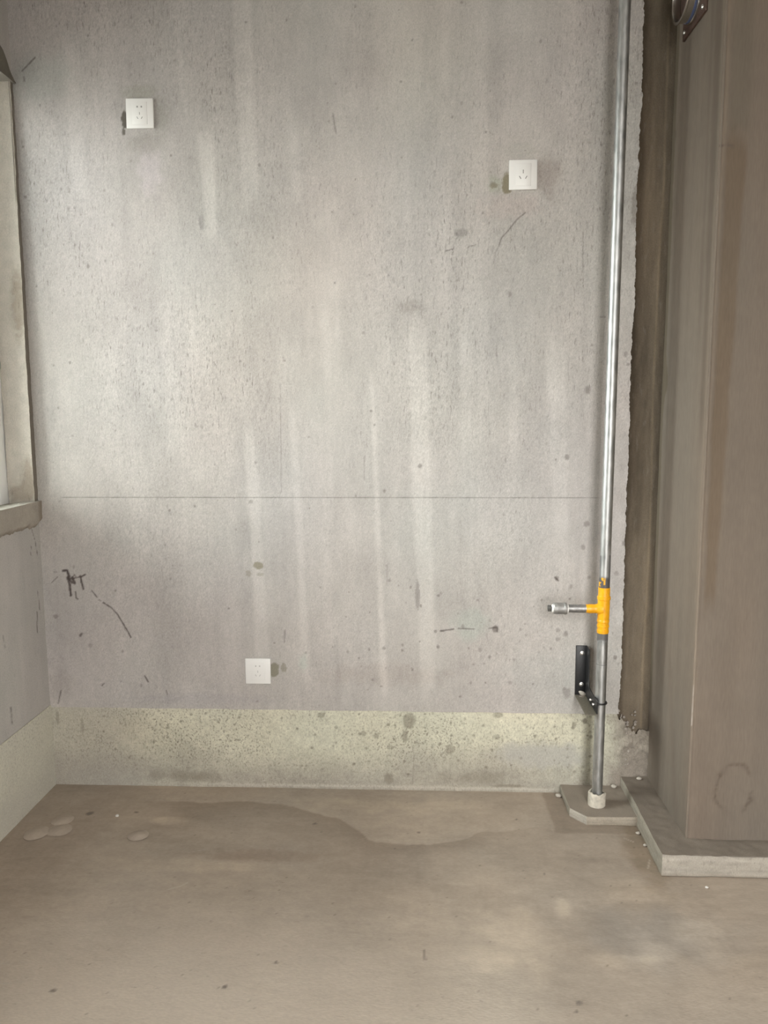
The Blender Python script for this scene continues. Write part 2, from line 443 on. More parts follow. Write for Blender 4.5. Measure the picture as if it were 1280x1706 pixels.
for pts, w, k in [
    ([(-1.1899, 0.7553), (-1.1755, 0.7575), (-1.1704, 0.7390), (-1.1731, 0.7267), (-1.1701, 0.7082), (-1.1681, 0.6712)], .008, .95),
    ([(-1.1749, 0.7308), (-1.1634, 0.7165), (-1.1533, 0.7145), (-1.1584, 0.7330)], .010, .9),
    ([(-1.1772, 0.7267), (-1.1524, 0.7309), (-1.1296, 0.7352), (-1.1148, 0.7434)], .005, .9),
    ([(-1.1315, 0.7372), (-1.1286, 0.7167), (-1.1236, 0.6941)], .006, .9), ([(-1.1584, 0.7330), (-1.1517, 0.7432), (-1.1461, 0.7330)], .003, .8),
    ([(-1.1509, 0.6836), (-1.1500, 0.6630), (-1.1441, 0.6589)], .004, .9), ([(-1.2314, 0.7141), (-1.2096, 0.7347)], .0025, .7), ([(-1.2209, 0.7511), (-1.2107, 0.7511)], .003, .6),
    ([(-1.0953, 0.6881), (-1.0876, 0.6779), (-1.0780, 0.6656)], .0035, .9), ([(-1.0723, 0.6573), (-1.0663, 0.6532)], .003, .8),
    ([(-1.0584, 0.6471), (-1.0326, 0.6308), (-1.0112, 0.6061), (-0.9943, 0.5751), (-0.9791, 0.5482), (-0.9698, 0.5274)], .0042, .95),
    ([(-0.9284, 0.3934), (-0.9169, 0.3724)], .005, .9), ([(-1.1383, 0.5385), (-1.1428, 0.5321)], .007, .7), ([(-0.8561, 0.3435), (-0.8526, 0.3287)], .004, .6),
    ([(-1.2204, 0.3391), (-1.2336, 0.2919)], .004, .7), ([(-1.0774, 0.3578), (-1.0708, 0.3643)], .005, .6),
    ([(0.0752, 0.5591), (0.1168, 0.5656)], .006, .75), ([(0.1326, 0.5678), (0.1840, 0.5662)], .004, .7), ([(0.2333, 0.5686), (0.2608, 0.5729), (0.2610, 0.5586)], .006, .7),
    ([(0.4453, 0.7414), (0.4552, 0.7315)], .006, .8), ([(0.3283, 1.8865), (0.3011, 1.8655), (0.2777, 1.8355), (0.2559, 1.8125), (0.2488, 1.7911)], .0028, .7), ([(0.2488, 1.7911), (0.2362, 1.7661), (0.2330, 1.7336)], .002, .5),
    ([(0.0838, 1.7752), (0.1061, 1.7803)], .0035, .75), ([(0.1543, 1.7869), (0.1766, 1.7920)], .0025, .65), ([(0.5648, 1.5701), (0.5814, 1.5700)], .003, .7),
    ([(0.5056, 1.8270), (0.5073, 1.7033)], .0022, .55), ([(-0.2635, 2.1848), (-0.2550, 2.1288)], .004, .45), ([(-0.4439, 1.3688), (-0.4474, 1.0204)], .0022, .42), ([(-0.4451, 0.5568), (-0.4479, 0.5154)], .004, .5),
    ([(-1.2272, 2.3302), (-1.2111, 2.3438), (-1.1850, 2.3676)], .004, .7), ([(-1.2226, 2.3127), (-1.2215, 2.3004)], .006, .5), ([(0.6052, 1.9071), (0.6023, 1.8860)], .003, .4),
    ([(-0.1030, 0.7828), (-0.1033, 0.7123)], .003, .3), ([(-0.1755, 1.1375), (-0.1761, 1.0597)], .003, .3),
]:
    mixc(C, stroke(X, Z, pts, w), DARK, k)
# grey pencil level line, 1 m above the floor
ln = np.exp(-((Z-1.0032)/.0016)**2)*sm(-1.19, -1.17, X)*(1-sm(.573, .58, X))*(.65+.6*fbm(X*25, Z*0, 77, 3))
mixc(C, np.clip(ln, 0, 1), (.15, .15, .13), .85)
for k in range(2200):                      # short vertical trowel nicks
    cx, cz = rng.uniform(-1.24, .65), rng.uniform(.45, 2.5)
    i = int(np.searchsorted(zs, cz)); j = int((cx-XL)/1.93*len(xs))
    n = int(rng.integers(1, 6)); a = rng.uniform(.04, .30)*(.3+.7*float(flk[min(i, len(zs)-1), min(j, len(xs)-1)]))
    C[i:i+n, j] *= 1-a
disp = .0016*fbm(X*6, Z*1.5, 81, 3)+.0008*fbm(X*45, Z*14, 82, 3) - .0010*np.clip(1.02-np.abs(Z-1.0032)/.003, 0, 1)*.3
edge_lip = sm(.60, .667, X)*.004*fbm(X*30, Z*30, 83, 2)
Y = -(disp+edge_lip)
A = Acc()
A.grid(X, Y, Z, C, flk)
# ragged broken edge of the plaster coat at the right, and its lower lip over the cream band
er = np.stack([X[:, -1], X[:, -1]+.002*fbm(zs*70, zs*0, 45, 2)], 1); ey = np.stack([Y[:, -1], np.full(len(zs), .016)], 1); ez = np.stack([Z[:, -1]]*2, 1)
A.grid(er, ey, ez, np.array([.22, .19, .165], np.float32))
br = np.stack([X[0], X[0]], 0); by = np.stack([np.full(X.shape[1], .008), Y[0]], 0); bz = np.stack([Z[0]]*2, 0)
A.grid(br, by, bz, np.array([.24, .22, .19], np.float32))
A.box(-1.47, 1.6, .03, .22, -.1, CEIL+.1, (.442, .416, .392))
struct(A.build('wall_back', M_wall, smooth=True), 'grey plastered back wall with vertical trowel streaks and level line')

# damp brown strip in the corner where the plaster stops short of the shaft
zs2 = lin(.26, CEIL, .006); xs2 = lin(.640, .785, .003)
X2, Z2 = np.meshgrid(xs2, zs2)
Z2[0] = .20+.05*fbm(xs2*28, xs2*0, 90, 3); Z2[1] = .23+.03*fbm(xs2*28, xs2*0, 90, 3)
d2 = .005*fbm(X2*16, Z2*5, 91, 4)+.003*fbm(X2*70, Z2*12, 92, 3)
C2 = np.empty(X2.shape+(3,), np.float32); C2[:] = (.130, .106, .078)
C2 *= (1+.6*fbm(X2*38, Z2*2.0, 93, 4)+.7*fbm(X2*7, Z2*1.6, 94, 3)+.25*fbm(X2*120, Z2*30, 95, 2))[..., None]
C2 *= 1+fbm(X2*5, Z2*1.4, 96, 2)[..., None]*np.array([.20, .03, -.16], np.float32)
mulc(C2, 1-sm(.672, .690, X2+.012*fbm(Z2*14, X2*0, 97, 3)), (.62, .60, .58))  # shadow beside the ragged plaster edge painted into the strip
mulc(C2, (1-sm(.0, .006, np.abs(X2-.745-.012*fbm(Z2*3, X2*0, 98, 3)))), (1.35, 1.33, 1.28))
mulc(C2, sm(.74, .775, X2), (.78, .78, .78))
A = Acc(); A.grid(X2, .012-d2, Z2, C2, np.full(X2.shape, .35, np.float32))
strip = struct(A.build('trim_1', M_mortar, smooth=True), 'dark damp unplastered strip in the corner beside the shaft')
# broken mortar crumbling out at the foot of the strip
bm = bmesh.new(); rg = np.random.default_rng(11)
for k in range(70):
    t = rg.random()
    x = .668+.055*rg.random()**1.5; z = .085+.205*t; r_ = rg.uniform(.0018, .0062)
    if t < .5: x = .676+.035*rg.random()
    g = bmesh.ops.create_icosphere(bm, subdivisions=1, radius=r_)
    j = rg.uniform(.6, 1.4, (len(g['verts']), 3))
    for v, q in zip(g['verts'], j): v.co = (x+v.co.x*q[0], .003+v.co.y*q[1]*.6, z+v.co.z*q[2])
rub = bm_obj('broken_mortar', bm, simple('broken_mortar', (.30, .265, .23), .95, bump=.5, bscale=120, var=.3), strip, 0); rub['kind'] = 'stuff'

# ================================================================= CREAM BAND (waterproof coat at the foot of the walls)
def dado_paint(U, V, right):
    C = np.empty(U.shape+(3,), np.float32); C[:] = (.56, .535, .425)
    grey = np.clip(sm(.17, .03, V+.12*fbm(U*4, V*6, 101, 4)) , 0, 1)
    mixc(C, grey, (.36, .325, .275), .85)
    C *= (1+.24*fbm(U*5, V*8, 102, 4)+.20*fbm(U*40, V*40, 103, 4)+.22*fbm(U*120, V*120, 111, 2))[..., None]
    C *= 1+fbm(U*3, V*5, 104, 2)[..., None]*np.array([.10, 0, -.06], np.float32)
    a = np.clip(.6+1.6*fbm(U*5, V*6, 105, 3), .05, 1)*(.5+.5*sm(.04, .15, V))*.85
    return C, a
xs3 = lin(XL-.004, .785, .0034); zs3 = lin(-.01, DADO+.010, .0034)
X3, Z3 = np.meshgrid(xs3, zs3)
Z3 = (Z3*(1-sm(.655, .675, xs3)*np.clip(.05+.34*fbm(xs3*40, xs3*0, 99, 3)+.12, 0, 1))).astype(np.float32)
C3, a3 = dado_paint(X3, Z3, True)
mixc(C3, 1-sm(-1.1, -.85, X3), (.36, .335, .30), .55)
mixc(C3, blob(X3, Z3, (.42, .13), .16, .045, .4, .3, 106), (.40, .385, .355), .75)
a3 *= 1-.8*blob(X3, Z3, (.42, .13), .16, .045, .4, .3, 106)
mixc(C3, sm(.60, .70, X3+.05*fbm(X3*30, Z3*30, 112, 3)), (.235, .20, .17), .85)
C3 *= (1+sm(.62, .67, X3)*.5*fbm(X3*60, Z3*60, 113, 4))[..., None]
for c, ru, rv, k, sd in [((-0.0301, 0.2462), .022, .026, .6, 1), ((-0.0443, 0.1909), .010, .020, .55, 2), ((-0.1845, 0.1995), .009, .010, .5, 3), ((-0.3285, 0.2612), .012, .010, .5, 4), ((0.1077, 0.1464), .017, .015, .5, 5),
    ((0.2672, 0.2713), .016, .010, .5, 6), ((-0.0996, 0.0402), .016, .020, .5, 7), ((-0.1418, 0.1916), .009, .010, .5, 8), ((-0.8203, 0.0364), .10, .020, .45, 9), ((-0.7430, 0.0334), .05, .016, .4, 10), ((0.2097, 0.0498), .10, .022, .4, 11), ((0.3113, 0.0194), .05, .005, .7, 12),
    ((0.5561, 0.2543), .008, .009, .75, 13), ((0.5208, 0.2412), .008, .009, .6, 14), ((0.5776, 0.1980), .006, .007, .7, 15), ((0.5776, 0.1305), .005, .005, .75, 16), ((0.5770, 0.0817), .005, .005, .6, 17), ((-1.1542, 0.2113), .006, .03, .4, 18), ((-1.2388, 0.2403), .006, .025, .4, 19),
    ((0.2643, 0.1934), .012, .010, .4, 20), ((-0.0952, 0.1518), .010, .008, .45, 21), ((-0.2781, 0.2194), .006, .006, .5, 22), ((0.6134, 0.1943), .006, .006, .3, 23)]:
    mixc(C3, blob(X3, Z3, c, ru, rv, .25, .3, sd+200) if ru < .03 else blob(X3, Z3, c, ru, rv, .7, .9, sd+200, 22.), (.185, .165, .125), k)
for k in range(170):
    c = (rng.uniform(-1.1, .66), .05+.22*rng.random()**.7); r = rng.uniform(.002, .005)
    i0, i1 = np.searchsorted(zs3, [c[1]-.02, c[1]+.02]); j = int((c[0]-xs3[0])/.0034)
    sl = (slice(i0, i1), slice(max(0, j-6), j+7))
    mixc(C3[sl], blob(X3[sl], Z3[sl], c, r, r, .4, .3, k+300), (.20, .18, .14), rng.uniform(.4, .8))
mixc(C3, stroke(X3, Z3, [(-0.0220, 0.2569), (-0.0240, 0.1955), (-0.0139, 0.1168), (-0.0179, 0.0243)], .0022), (.2, .18, .15), .5)
mixc(C3, np.exp(-((Z3-.010-.006*fbm(X3*12, X3*0, 107, 3))/.005)**2)*sm(-1.1, -.5, X3)*(1-sm(.42, .5, X3)), (.52, .48, .42), .7)
d3 = .0015*fbm(X3*18, Z3*18, 108, 4)+sm(.655, .69, X3)*sm(.05, .2, Z3)*.016*(fbm(X3*40, Z3*40, 109, 3)+.1)
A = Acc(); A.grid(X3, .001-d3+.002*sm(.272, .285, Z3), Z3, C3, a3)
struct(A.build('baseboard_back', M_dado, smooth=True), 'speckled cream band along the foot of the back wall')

ysL = np.concatenate([lin(-3.8, -.75, .3), lin(-.75, .004, .0045)[1:]]); zsL3 = lin(-.01, DADO+.004, .0045)
YL3, ZL3 = np.meshgrid(ysL, zsL3)
CL3, aL3 = dado_paint(YL3+7, ZL3, False); mixc(CL3, np.ones_like(YL3), (.56, .54, .47), .7)
A = Acc(); A.grid(XL+.003+.0015*fbm(YL3*18, ZL3*18, 110, 4), YL3, ZL3, CL3, aL3*.5, flip=True)
tz = np.array([[DADO+.004]*len(ysL)]*2)
A.grid(np.stack([np.full(len(ysL), XL+.003), np.full(len(ysL), XL-.006)]), np.stack([ysL]*2), tz, np.array([.45, .43, .37], np.float32))
struct(A.build('baseboard_left', M_dado, smooth=True), 'cream band along the foot of the left wall')

# ================================================================= LEFT WALL with the window opening
SILL, HEAD, JY, FARY = .990, 2.295, -.022, -1.08
A = Acc()
def lw(y0, y1, z0, z1, step=.006):
    yy = lin(y0, y1, step) if y1-y0 < 1.2 else np.concatenate([lin(y0, max(y0, -.8), .3), lin(max(y0, -.8), y1, step)[1:]])
    zz = lin(z0, z1, step)
    U, V = np.meshgrid(yy, zz)
    C = np.empty(U.shape+(3,), np.float32); C[:] = (.442, .416, .392)
    C *= (1+.14*fbm(U*3, V*2, 121, 4)+.16*fbm(U*24, V*2, 122, 3)+.12*fbm(U*14, V*12, 123, 3))[..., None]
    C *= 1+fbm(U*4, V*2.3, 124, 2)[..., None]*np.array([-.03, .03, .01], np.float32)
    for pts, w in [([(-0.0542, 0.9077), (-0.0354, 0.8649), (-0.0223, 0.8062)], .003), ([(-0.0494, 0.6255), (-0.0582, 0.5564)], .005), ([(-0.0366, 0.6936), (-0.0321, 0.6312)], .004), ([(-0.2508, 0.3768), (-0.2502, 0.3241)], .006), ([(-0.0616, 0.8495), (-0.0692, 0.8210)], .003), ([(-0.2641, 0.6068), (-0.2620, 0.5684)], .004)]:
        mixc(C, stroke(U, V, pts, w), (.10, .085, .075), .8)
    A.grid(XL+.0012*fbm(U*7, V*4, 125, 3), U, V, C, np.full(U.shape, .25, np.float32), flip=True)
lw(-3.8, .004, DADO-.01, SILL)
lw(-3.8, .004, HEAD, CEIL)
lw(JY, .004, SILL, HEAD)
A.box(-1.46, XL-.004, -3.8, .1, -.1, SILL-.012, (.442, .416, .392))
A.box(-1.46, XL-.004, -3.8, .1, HEAD+.012, CEIL+.1, (.442, .416, .392))
A.box(-1.46, XL-.004, JY+.012, .1, SILL-.02, HEAD+.02, (.442, .416, .392))
A.box(-1.46, XL-.001, -3.8, FARY, SILL-.02, HEAD+.02, (.442, .416, .392))
struct(A.build('wall_left', M_wall, smooth=False), 'grey plastered left wall with the window opening')

def mortar_paint(U, V, base=(.47, .435, .38), seed=0):
    C = np.empty(U.shape+(3,), np.float32); C[:] = base
    C *= (1+.18*fbm(U*6, V*3, 131+seed, 4)+.2*fbm(U*40, V*40, 132+seed, 3))[..., None]
    return C
# mortar rendered jamb facing the room's front, its edge towards the frame left ragged
zj = lin(SILL-.01, HEAD+.01, .005); tj = lin(0, 1, .06)
TJ, ZJ = np.meshgrid(tj, zj)
xl = -1.343+.006*fbm(zj*30, zj*0, 133, 3)+.008*fbm(zj*5, zj*0, 134, 2)
xr = XL+.004+.003*fbm(zj*40, zj*0, 135, 3)
XJ = xl[:, None]+TJ*(xr-xl)[:, None]
yj = JY-.006+.010*sm(1.3, 2.3, zj)+.004*fbm(zj*6, zj*0, 136, 2)
YJ = yj[:, None]+.0035*fbm(XJ*30, ZJ*30, 137, 4)
CJ = mortar_paint(XJ, ZJ)
rough = np.clip(blob(XJ, ZJ, (-1.275, 1.065), .02, .06, .5, .4, 138)+blob(XJ, ZJ, (-1.30, 1.02), .04, .03, .5, .4, 139)+blob(XJ, ZJ, (-1.275, 1.62), .02, .10, .5, .4, 140), 0, 1)
mulc(CJ, rough, (.72, .68, .64))
A = Acc(); A.grid(XJ, YJ, ZJ, CJ, np.clip(.15+.6*rough, 0, 1).astype(np.float32))
A.grid(np.stack([xr, xr-.002], 1), np.stack([yj, np.full(len(zj), .0)], 1), np.stack([zj]*2, 1), np.array([.20, .175, .145], np.float32))  # narrow return to the back wall, its shade put into the dark colour
A.grid(np.stack([xl, xl], 1)[:, ::-1], np.stack([yj, np.full(len(zj), .0)], 1)[:, ::-1], np.stack([zj]*2, 1), np.array([.24, .21, .175], np.float32))
struct(A.build('trim_2', M_mortar, smooth=True), 'mortar rendered jamb of the window beside the back wall')
# sill: mortar band proud of the wall below the opening, ragged lower edge
yv = np.concatenate([lin(-1.08-.05, -.5, .05), lin(-.5, .0, .004)[1:]])
zb = .908+.012*fbm(yv*22, yv*0, 141, 3)+.008*fbm(yv*90, yv*0, 142, 2)+.014*sm(-.03, 0, yv)
tv = lin(0, 1, .06)
YV, TV = np.meshgrid(yv, tv)
ZV = zb+(SILL+.002-zb)*TV
XV = XL+.013*np.clip(TV*6, 0, 1)+.003*fbm(YV*20, ZV*20, 143, 3)
CV = mortar_paint(YV, ZV, (.36, .325, .28), 9)
mulc(CV, sm(-.035, -.005, YV), (.72, .68, .64)); mulc(CV, 1-sm(0, .18, TV), (.78, .75, .72))
A = Acc(); A.grid(XV, YV, ZV, CV, np.full(YV.shape, .3, np.float32), flip=True)
xt = lin(-1.36, XL+.013, .006)
YT, XT = np.meshgrid(yv, xt)
CT = mortar_paint(YT, XT, (.42, .40, .35), 12)
A.grid(XT, YT, SILL+.002-.006*sm(-1.29, -1.345, XT)+.002*fbm(XT*40, YT*20, 144, 3), CT, np.full(YT.shape, .3, np.float32))
struct(A.build('trim_3', M_mortar, smooth=True), 'rough mortar sill band under the window')
# head: soffit plus a smeared mortar patch above it
yv = np.concatenate([lin(-1.08-.05, -.5, .05), lin(-.5, .0, .004)[1:]])
zt = 2.30+.085*sm(.0, -.075, yv)+.010*fbm(yv*25, yv*0, 151, 3)
YV, TV = np.meshgrid(yv, tv)
ZV = HEAD-.002+(zt-HEAD+.002)*TV
XV = XL+.012*np.clip((1-TV)*5, 0, 1)+.004*fbm(YV*25, ZV*25, 152, 3)
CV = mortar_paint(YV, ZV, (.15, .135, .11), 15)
A = Acc(); A.grid(XV, YV, ZV, CV, np.full(YV.shape, .3, np.float32), flip=True)
YT, XT = np.meshgrid(yv, lin(-1.36, XL+.012, .006))
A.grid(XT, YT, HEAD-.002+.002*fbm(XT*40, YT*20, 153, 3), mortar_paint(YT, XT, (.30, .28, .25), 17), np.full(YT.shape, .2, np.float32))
struct(A.build('trim_4', M_mortar, smooth=True), 'rough mortar smeared over the window head')

# window: white frame with one mullion and two panes
win = bpy.data.objects.new('window_1', None); COL.objects.link(win); win.location = (-1.38, (JY+FARY)/2, SILL)
struct(win, 'white framed window in the left wall')
def wpart(name, x0, x1, y0, y1, z0, z1, mat, bev=.003):
    ox, oy, oz = win.location
    return box_obj(name, x0-ox, x1-ox, y0-oy, y1-oy, z0-oz, z1-oz, mat, win, bev)
fx0, fx1 = -1.40, -1.346
wpart('window_frame', fx0, fx1, -.075, -.004, SILL-.005, HEAD+.006, M_pvc)
wpart('window_frame', fx0, fx1, FARY, FARY+.06, SILL-.005, HEAD+.006, M_pvc)
wpart('window_frame', fx0+.001, fx1-.001, FARY+.06, -.075, SILL-.005, SILL+.05, M_pvc)
wpart('window_frame', fx0+.001, fx1-.001, FARY+.06, -.075, HEAD-.05, HEAD+.006, M_pvc)
wpart('mullion', fx0+.002, fx1-.002, -1.08/2-.03, -1.08/2+.03, SILL+.05, HEAD-.05, M_pvc)
wpart('window_pane', -1.378, -1.372, -1.08/2+.03, -.075, SILL+.05, HEAD-.05, M_glass, 0)
wpart('window_pane', -1.378, -1.372, FARY+.06, -1.08/2-.03, SILL+.05, HEAD-.05, M_glass, 0)

# ================================================================= FLOOR
xf = np.concatenate([lin(-1.30, .80, .0052), lin(.80, 1.62, .03)[1:]]); yf = np.concatenate([lin(-3.8, -1.25, .12), lin(-1.25, .015, .0052)[1:]])
XF, YF = np.meshgrid(xf, yf)
CF = np.empty(XF.shape+(3,), np.float32); CF[:] = (.39, .33, .268)
CF *= (1+.26*fbm(XF*2.2, YF*2.6, 161, 4)+.24*fbm(XF*6, YF*10, 162, 5)+.18*fbm(XF*22, YF*38, 163, 4)+.10*fbm(XF*90, YF*90, 176, 2)+.08*fbm(XF*9, YF*120, 164, 2)+.05*fbm(XF*130, YF*12, 177, 2)+.22*sm(.0, .5, XF)*fbm(XF*11, YF*20, 178, 4))[..., None]
CF *= 1+fbm(XF*2.6, YF*2.6, 165, 3)[..., None]*np.array([.08, 0, -.07], np.float32)
dust_light_pool = blob(XF, YF, (-.42, -1.34), .82, .56, .6, .3, 166, 3.)  # pale dust, with the pool of light at the near centre painted in
mixc(CF, dust_light_pool, (.60, .53, .445), .85)
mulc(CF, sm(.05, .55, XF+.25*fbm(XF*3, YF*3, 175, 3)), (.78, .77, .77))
curve = np.array([(-0.7286, -0.1070), (-0.5911, -0.0940), (-0.4784, -0.1060), (-0.3839, -0.1380), (-0.3007, -0.1770), (-0.2297, -0.2151), (-0.1785, -0.2665), (-0.1476, -0.3165), (-0.0656, -0.3333), (0.0419, -0.3294), (0.1328, -0.3029), (0.1897, -0.2669), (0.3772, -0.2323), (0.4815, -0.2631)])
cy_ = np.interp(XF, curve[:, 0], curve[:, 1])+.03*fbm(XF*16, YF*0, 167, 4)
damp = sm(.004, -.004, YF-cy_)*np.exp(np.clip(YF-cy_, -9, 0)/.16)*sm(-.95, -.75, XF)*(1-sm(-.02, .45, XF)*.75)
mulc(CF, damp, (.72, .70, .69))
mulc(CF, sm(-.9, -1.1, XF)*.9+0*XF, (.90, .88, .87))  # shade below the window sill painted along the left wall
padd = (sm(.415, .425, XF+.02*fbm(YF*20, XF*0, 168, 2)))*sm(-.262, -.252, YF+.014*fbm(XF*20, YF*0, 169, 2))*(1-sm(.66, .70, XF))
mulc(CF, padd, (.78, .76, .74))
mulc(CF, blob(XF, YF, (.66, -.36), .05, .16, .5, .4, 170), (.80, .76, .70))
mulc(CF, blob(XF, YF, (-0.4657, -0.4118), .16, .03, .5, .4, 171), (.84, .81, .80))
for c, ru, rv, f, sd in [((-0.8000, -0.2284), .05, .02, 1.16, 1), ((0.3808, -0.6170), .02, .05, 1.15, 2), ((0.2413, -0.7399), .07, .10, 1.13, 3), ((0.6906, -0.7004), .05, .05, 1.16, 4), ((0.5608, -0.7921), .05, .03, 1.15, 5), ((0.1745, -0.8274), .05, .04, 1.12, 6), ((0.4844, -0.8155), .07, .02, 1.12, 7), ((0.5731, -0.5321), .08, .05, 1.10, 8), ((-0.1117, -0.1008), .25, .04, 1.08, 9), ((0.7515, -0.8053), .10, .03, 1.1, 10), ((-0.6280, -0.4635), .20, .03, 1.07, 11)]:
    f = 1+(f-1)*1.7; mulc(CF, blob(XF, YF, c, ru, rv, .6, .8, sd+180, 14.), (f, f*.995, f*.98))
mulc(CF, blob(XF, YF, (0.5946, -0.7265), .20, .10, .5, .5, 199), (.90, .93, .97))
for pts, w, col, k in [([(-0.6771, -0.5816), (-0.6486, -0.5670), (-0.6337, -0.5500)], .004, (.5, .45, .38), .6), ([(-0.9546, -0.4756), (-0.9264, -0.4381)], .004, (.42, .37, .32), .5), ([(-0.6805, -0.4041), (-0.6238, -0.3830)], .003, (.42, .37, .32), .5), ([(0.6673, -0.3885), (0.6492, -0.4340)], .003, (.5, .45, .38), .5), ([(0.6221, -0.2783), (0.6439, -0.2974)], .003, (.5, .45, .38), .5), ([(0.0139, -0.7962), (0.0180, -0.8293)], .005, (.13, .11, .095), .6), ([(-0.9466, -0.9447), (-0.8822, -0.9346)], .004, (.42, .38, .33), .5), ([(-0.9807, -0.8817), (-0.8989, -0.8725)], .003, (.42, .38, .33), .5)]:
    mixc(CF, stroke(XF, YF, pts, w), col, k)
for p, r in [((-0.4338, -0.9342), .006), ((0.3521, -0.9525), .007), ((0.3408, -0.9772), .004), ((-0.3328, -0.8529), .005), ((-0.8163, -0.9619), .006), ((-0.9101, -0.1801), .006), ((-1.0566, -0.1930), .012), ((0.3525, -0.4710), .004), ((-0.3228, -0.2293), .006), ((0.0025, -0.2669), .005), ((0.3097, -0.1809), .004)]:
    mixc(CF, blob(XF, YF, p, r, r, .3, .3, 5), (.12, .10, .09), .7)
for k in range(120):
    c = (rng.uniform(-1.2, .75), rng.uniform(-1.2, -.02)); r = rng.uniform(.001, .003)
    j = int((c[0]+1.30)/.0052); i = int(np.searchsorted(yf, c[1]))
    CF[i:i+1, j:j+1] *= rng.uniform(.6, .85)
ZF = .0022*fbm(XF*4, YF*4, 172, 3)+.0009*fbm(XF*40, YF*60, 173, 3)-.001
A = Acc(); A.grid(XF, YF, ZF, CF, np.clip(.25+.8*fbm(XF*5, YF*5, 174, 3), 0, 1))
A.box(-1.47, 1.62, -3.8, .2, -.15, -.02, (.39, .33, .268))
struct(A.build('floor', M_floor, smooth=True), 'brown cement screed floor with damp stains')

# ================================================================= SHAFT at the right, with its kerb and the pipe pad
A = Acc()
def cpaint(U, V, sd):
    C = np.empty(U.shape+(3,), np.float32); C[:] = (.182, .150, .121)
    C *= (1+.16*fbm(U*4, V*1.2, 201+sd, 4)+.15*fbm(U*45, V*1.6, 202+sd, 4)+.10*fbm(U*20, V*22, 203+sd, 3))[..., None]
    C *= 1+fbm(U*5, V*1.5, 204+sd, 3)[..., None]*np.array([.10, 0, -.06], np.float32)
    return C
yc = lin(YC, .02, .0045); zc = lin(.0, CEIL, .0055)
U, V = np.meshgrid(yc, zc)
CC = cpaint(U, V, 0)
mulc(CC, np.clip(1-sm(.75, .35, V), 0, 1)*0+sm(.8, .3, V), (.97, .98, .99))
# dark damp smear spreads unevenly onto the shaft from the corner
lim = -.012-.02*np.clip(fbm(V*2.2, U*0, 205, 3)+.1, 0, 1)-.03*np.exp(-((V-1.37)/.05)**2)
mixc(CC, sm(-.006, .006, U-lim+.012*fbm(V*40, U*40, 206, 2))*sm(.28, .36, V), (.13, .108, .078), .9)
# fair dark and light vertical bands near the arris
mulc(CC, stripe(U, V, (-.33, 2.75), (-.355, 1.2), .045, .03, .012, .2, .3, 207), (.80, .78, .77))
mulc(CC, stripe(U, V, (-.285, 2.75), (-.30, 1.5), .02, .02, .01, .2, .3, 208), (.86, .85, .85))
mulc(CC, stripe(U, V, (-.365, 2.75), (-.375, .42), .014, .008, .005, .2, .3, 209), (1.16, 1.15, 1.13))
mulc(CC, stripe(U, V, (-.17, .55), (-.29, .07), .02, .05, .02, .1, .3, 210), (.90, .88, .87))
dC = .003*fbm(U*7, V*2, 211, 3)+.0012*fbm(U*50, V*8, 212, 3)
arr = np.exp((YC-U)/.006)*.004
A.grid(XC-dC+arr, U, V, CC, np.full(U.shape, .25, np.float32), flip=True)
xc = np.concatenate([lin(XC, 1.10, .0045), lin(1.10, 1.62, .05)[1:]])
U, V = np.meshgrid(xc, zc)
CC = cpaint(U+3, V, 20)*np.float32(.97)
mulc(CC, stripe(U, V, (.815, 2.75), (.812, 1.99), .06, .05, .008, .02, .3, 221), (.90, .92, .90))
mulc(CC, stripe(U, V, (.812, 1.98), (.80, .75), .055, .03, .006, .1, .3, 222), (.86, .80, .72))
mulc(CC, stripe(U, V, (.776, 2.3), (.772, .35), .007, .006, .003, .2, .5, 223), (1.22, 1.2, 1.16))
ring = np.hypot((U-.895)/.055, (V-.215)/.07)
mulc(CC, np.exp(-((ring-1+.7*fbm(U*25, V*25, 224, 4))/.10)**2)*sm(.3, .55, vn(U*22, V*22, 225))*(.5+1.2*vn(U*150, V*150, 228)), (.74, .72, .70))
mixc(CC, stroke(U, V, [(0.7572, 1.9516), (0.7872, 1.9555), (0.8025, 1.9494)], .006), (.11, .09, .075), .7)
mixc(CC, stroke(U, V, [(.766, .52), (.768, .40)], .003), (.5, .46, .42), .6)
dC = .003*fbm(U*5+4, V*2, 226, 3)+.0012*fbm(U*50, V*8, 227, 3)
arr = np.exp((XC-U)/.006)*.004
A.grid(U, YC-dC+arr, V, CC, np.full(U.shape, .25, np.float32))
struct(A.build('wall_right', M_column, smooth=True), 'brown mortar rendered shaft wall jutting in at the right')

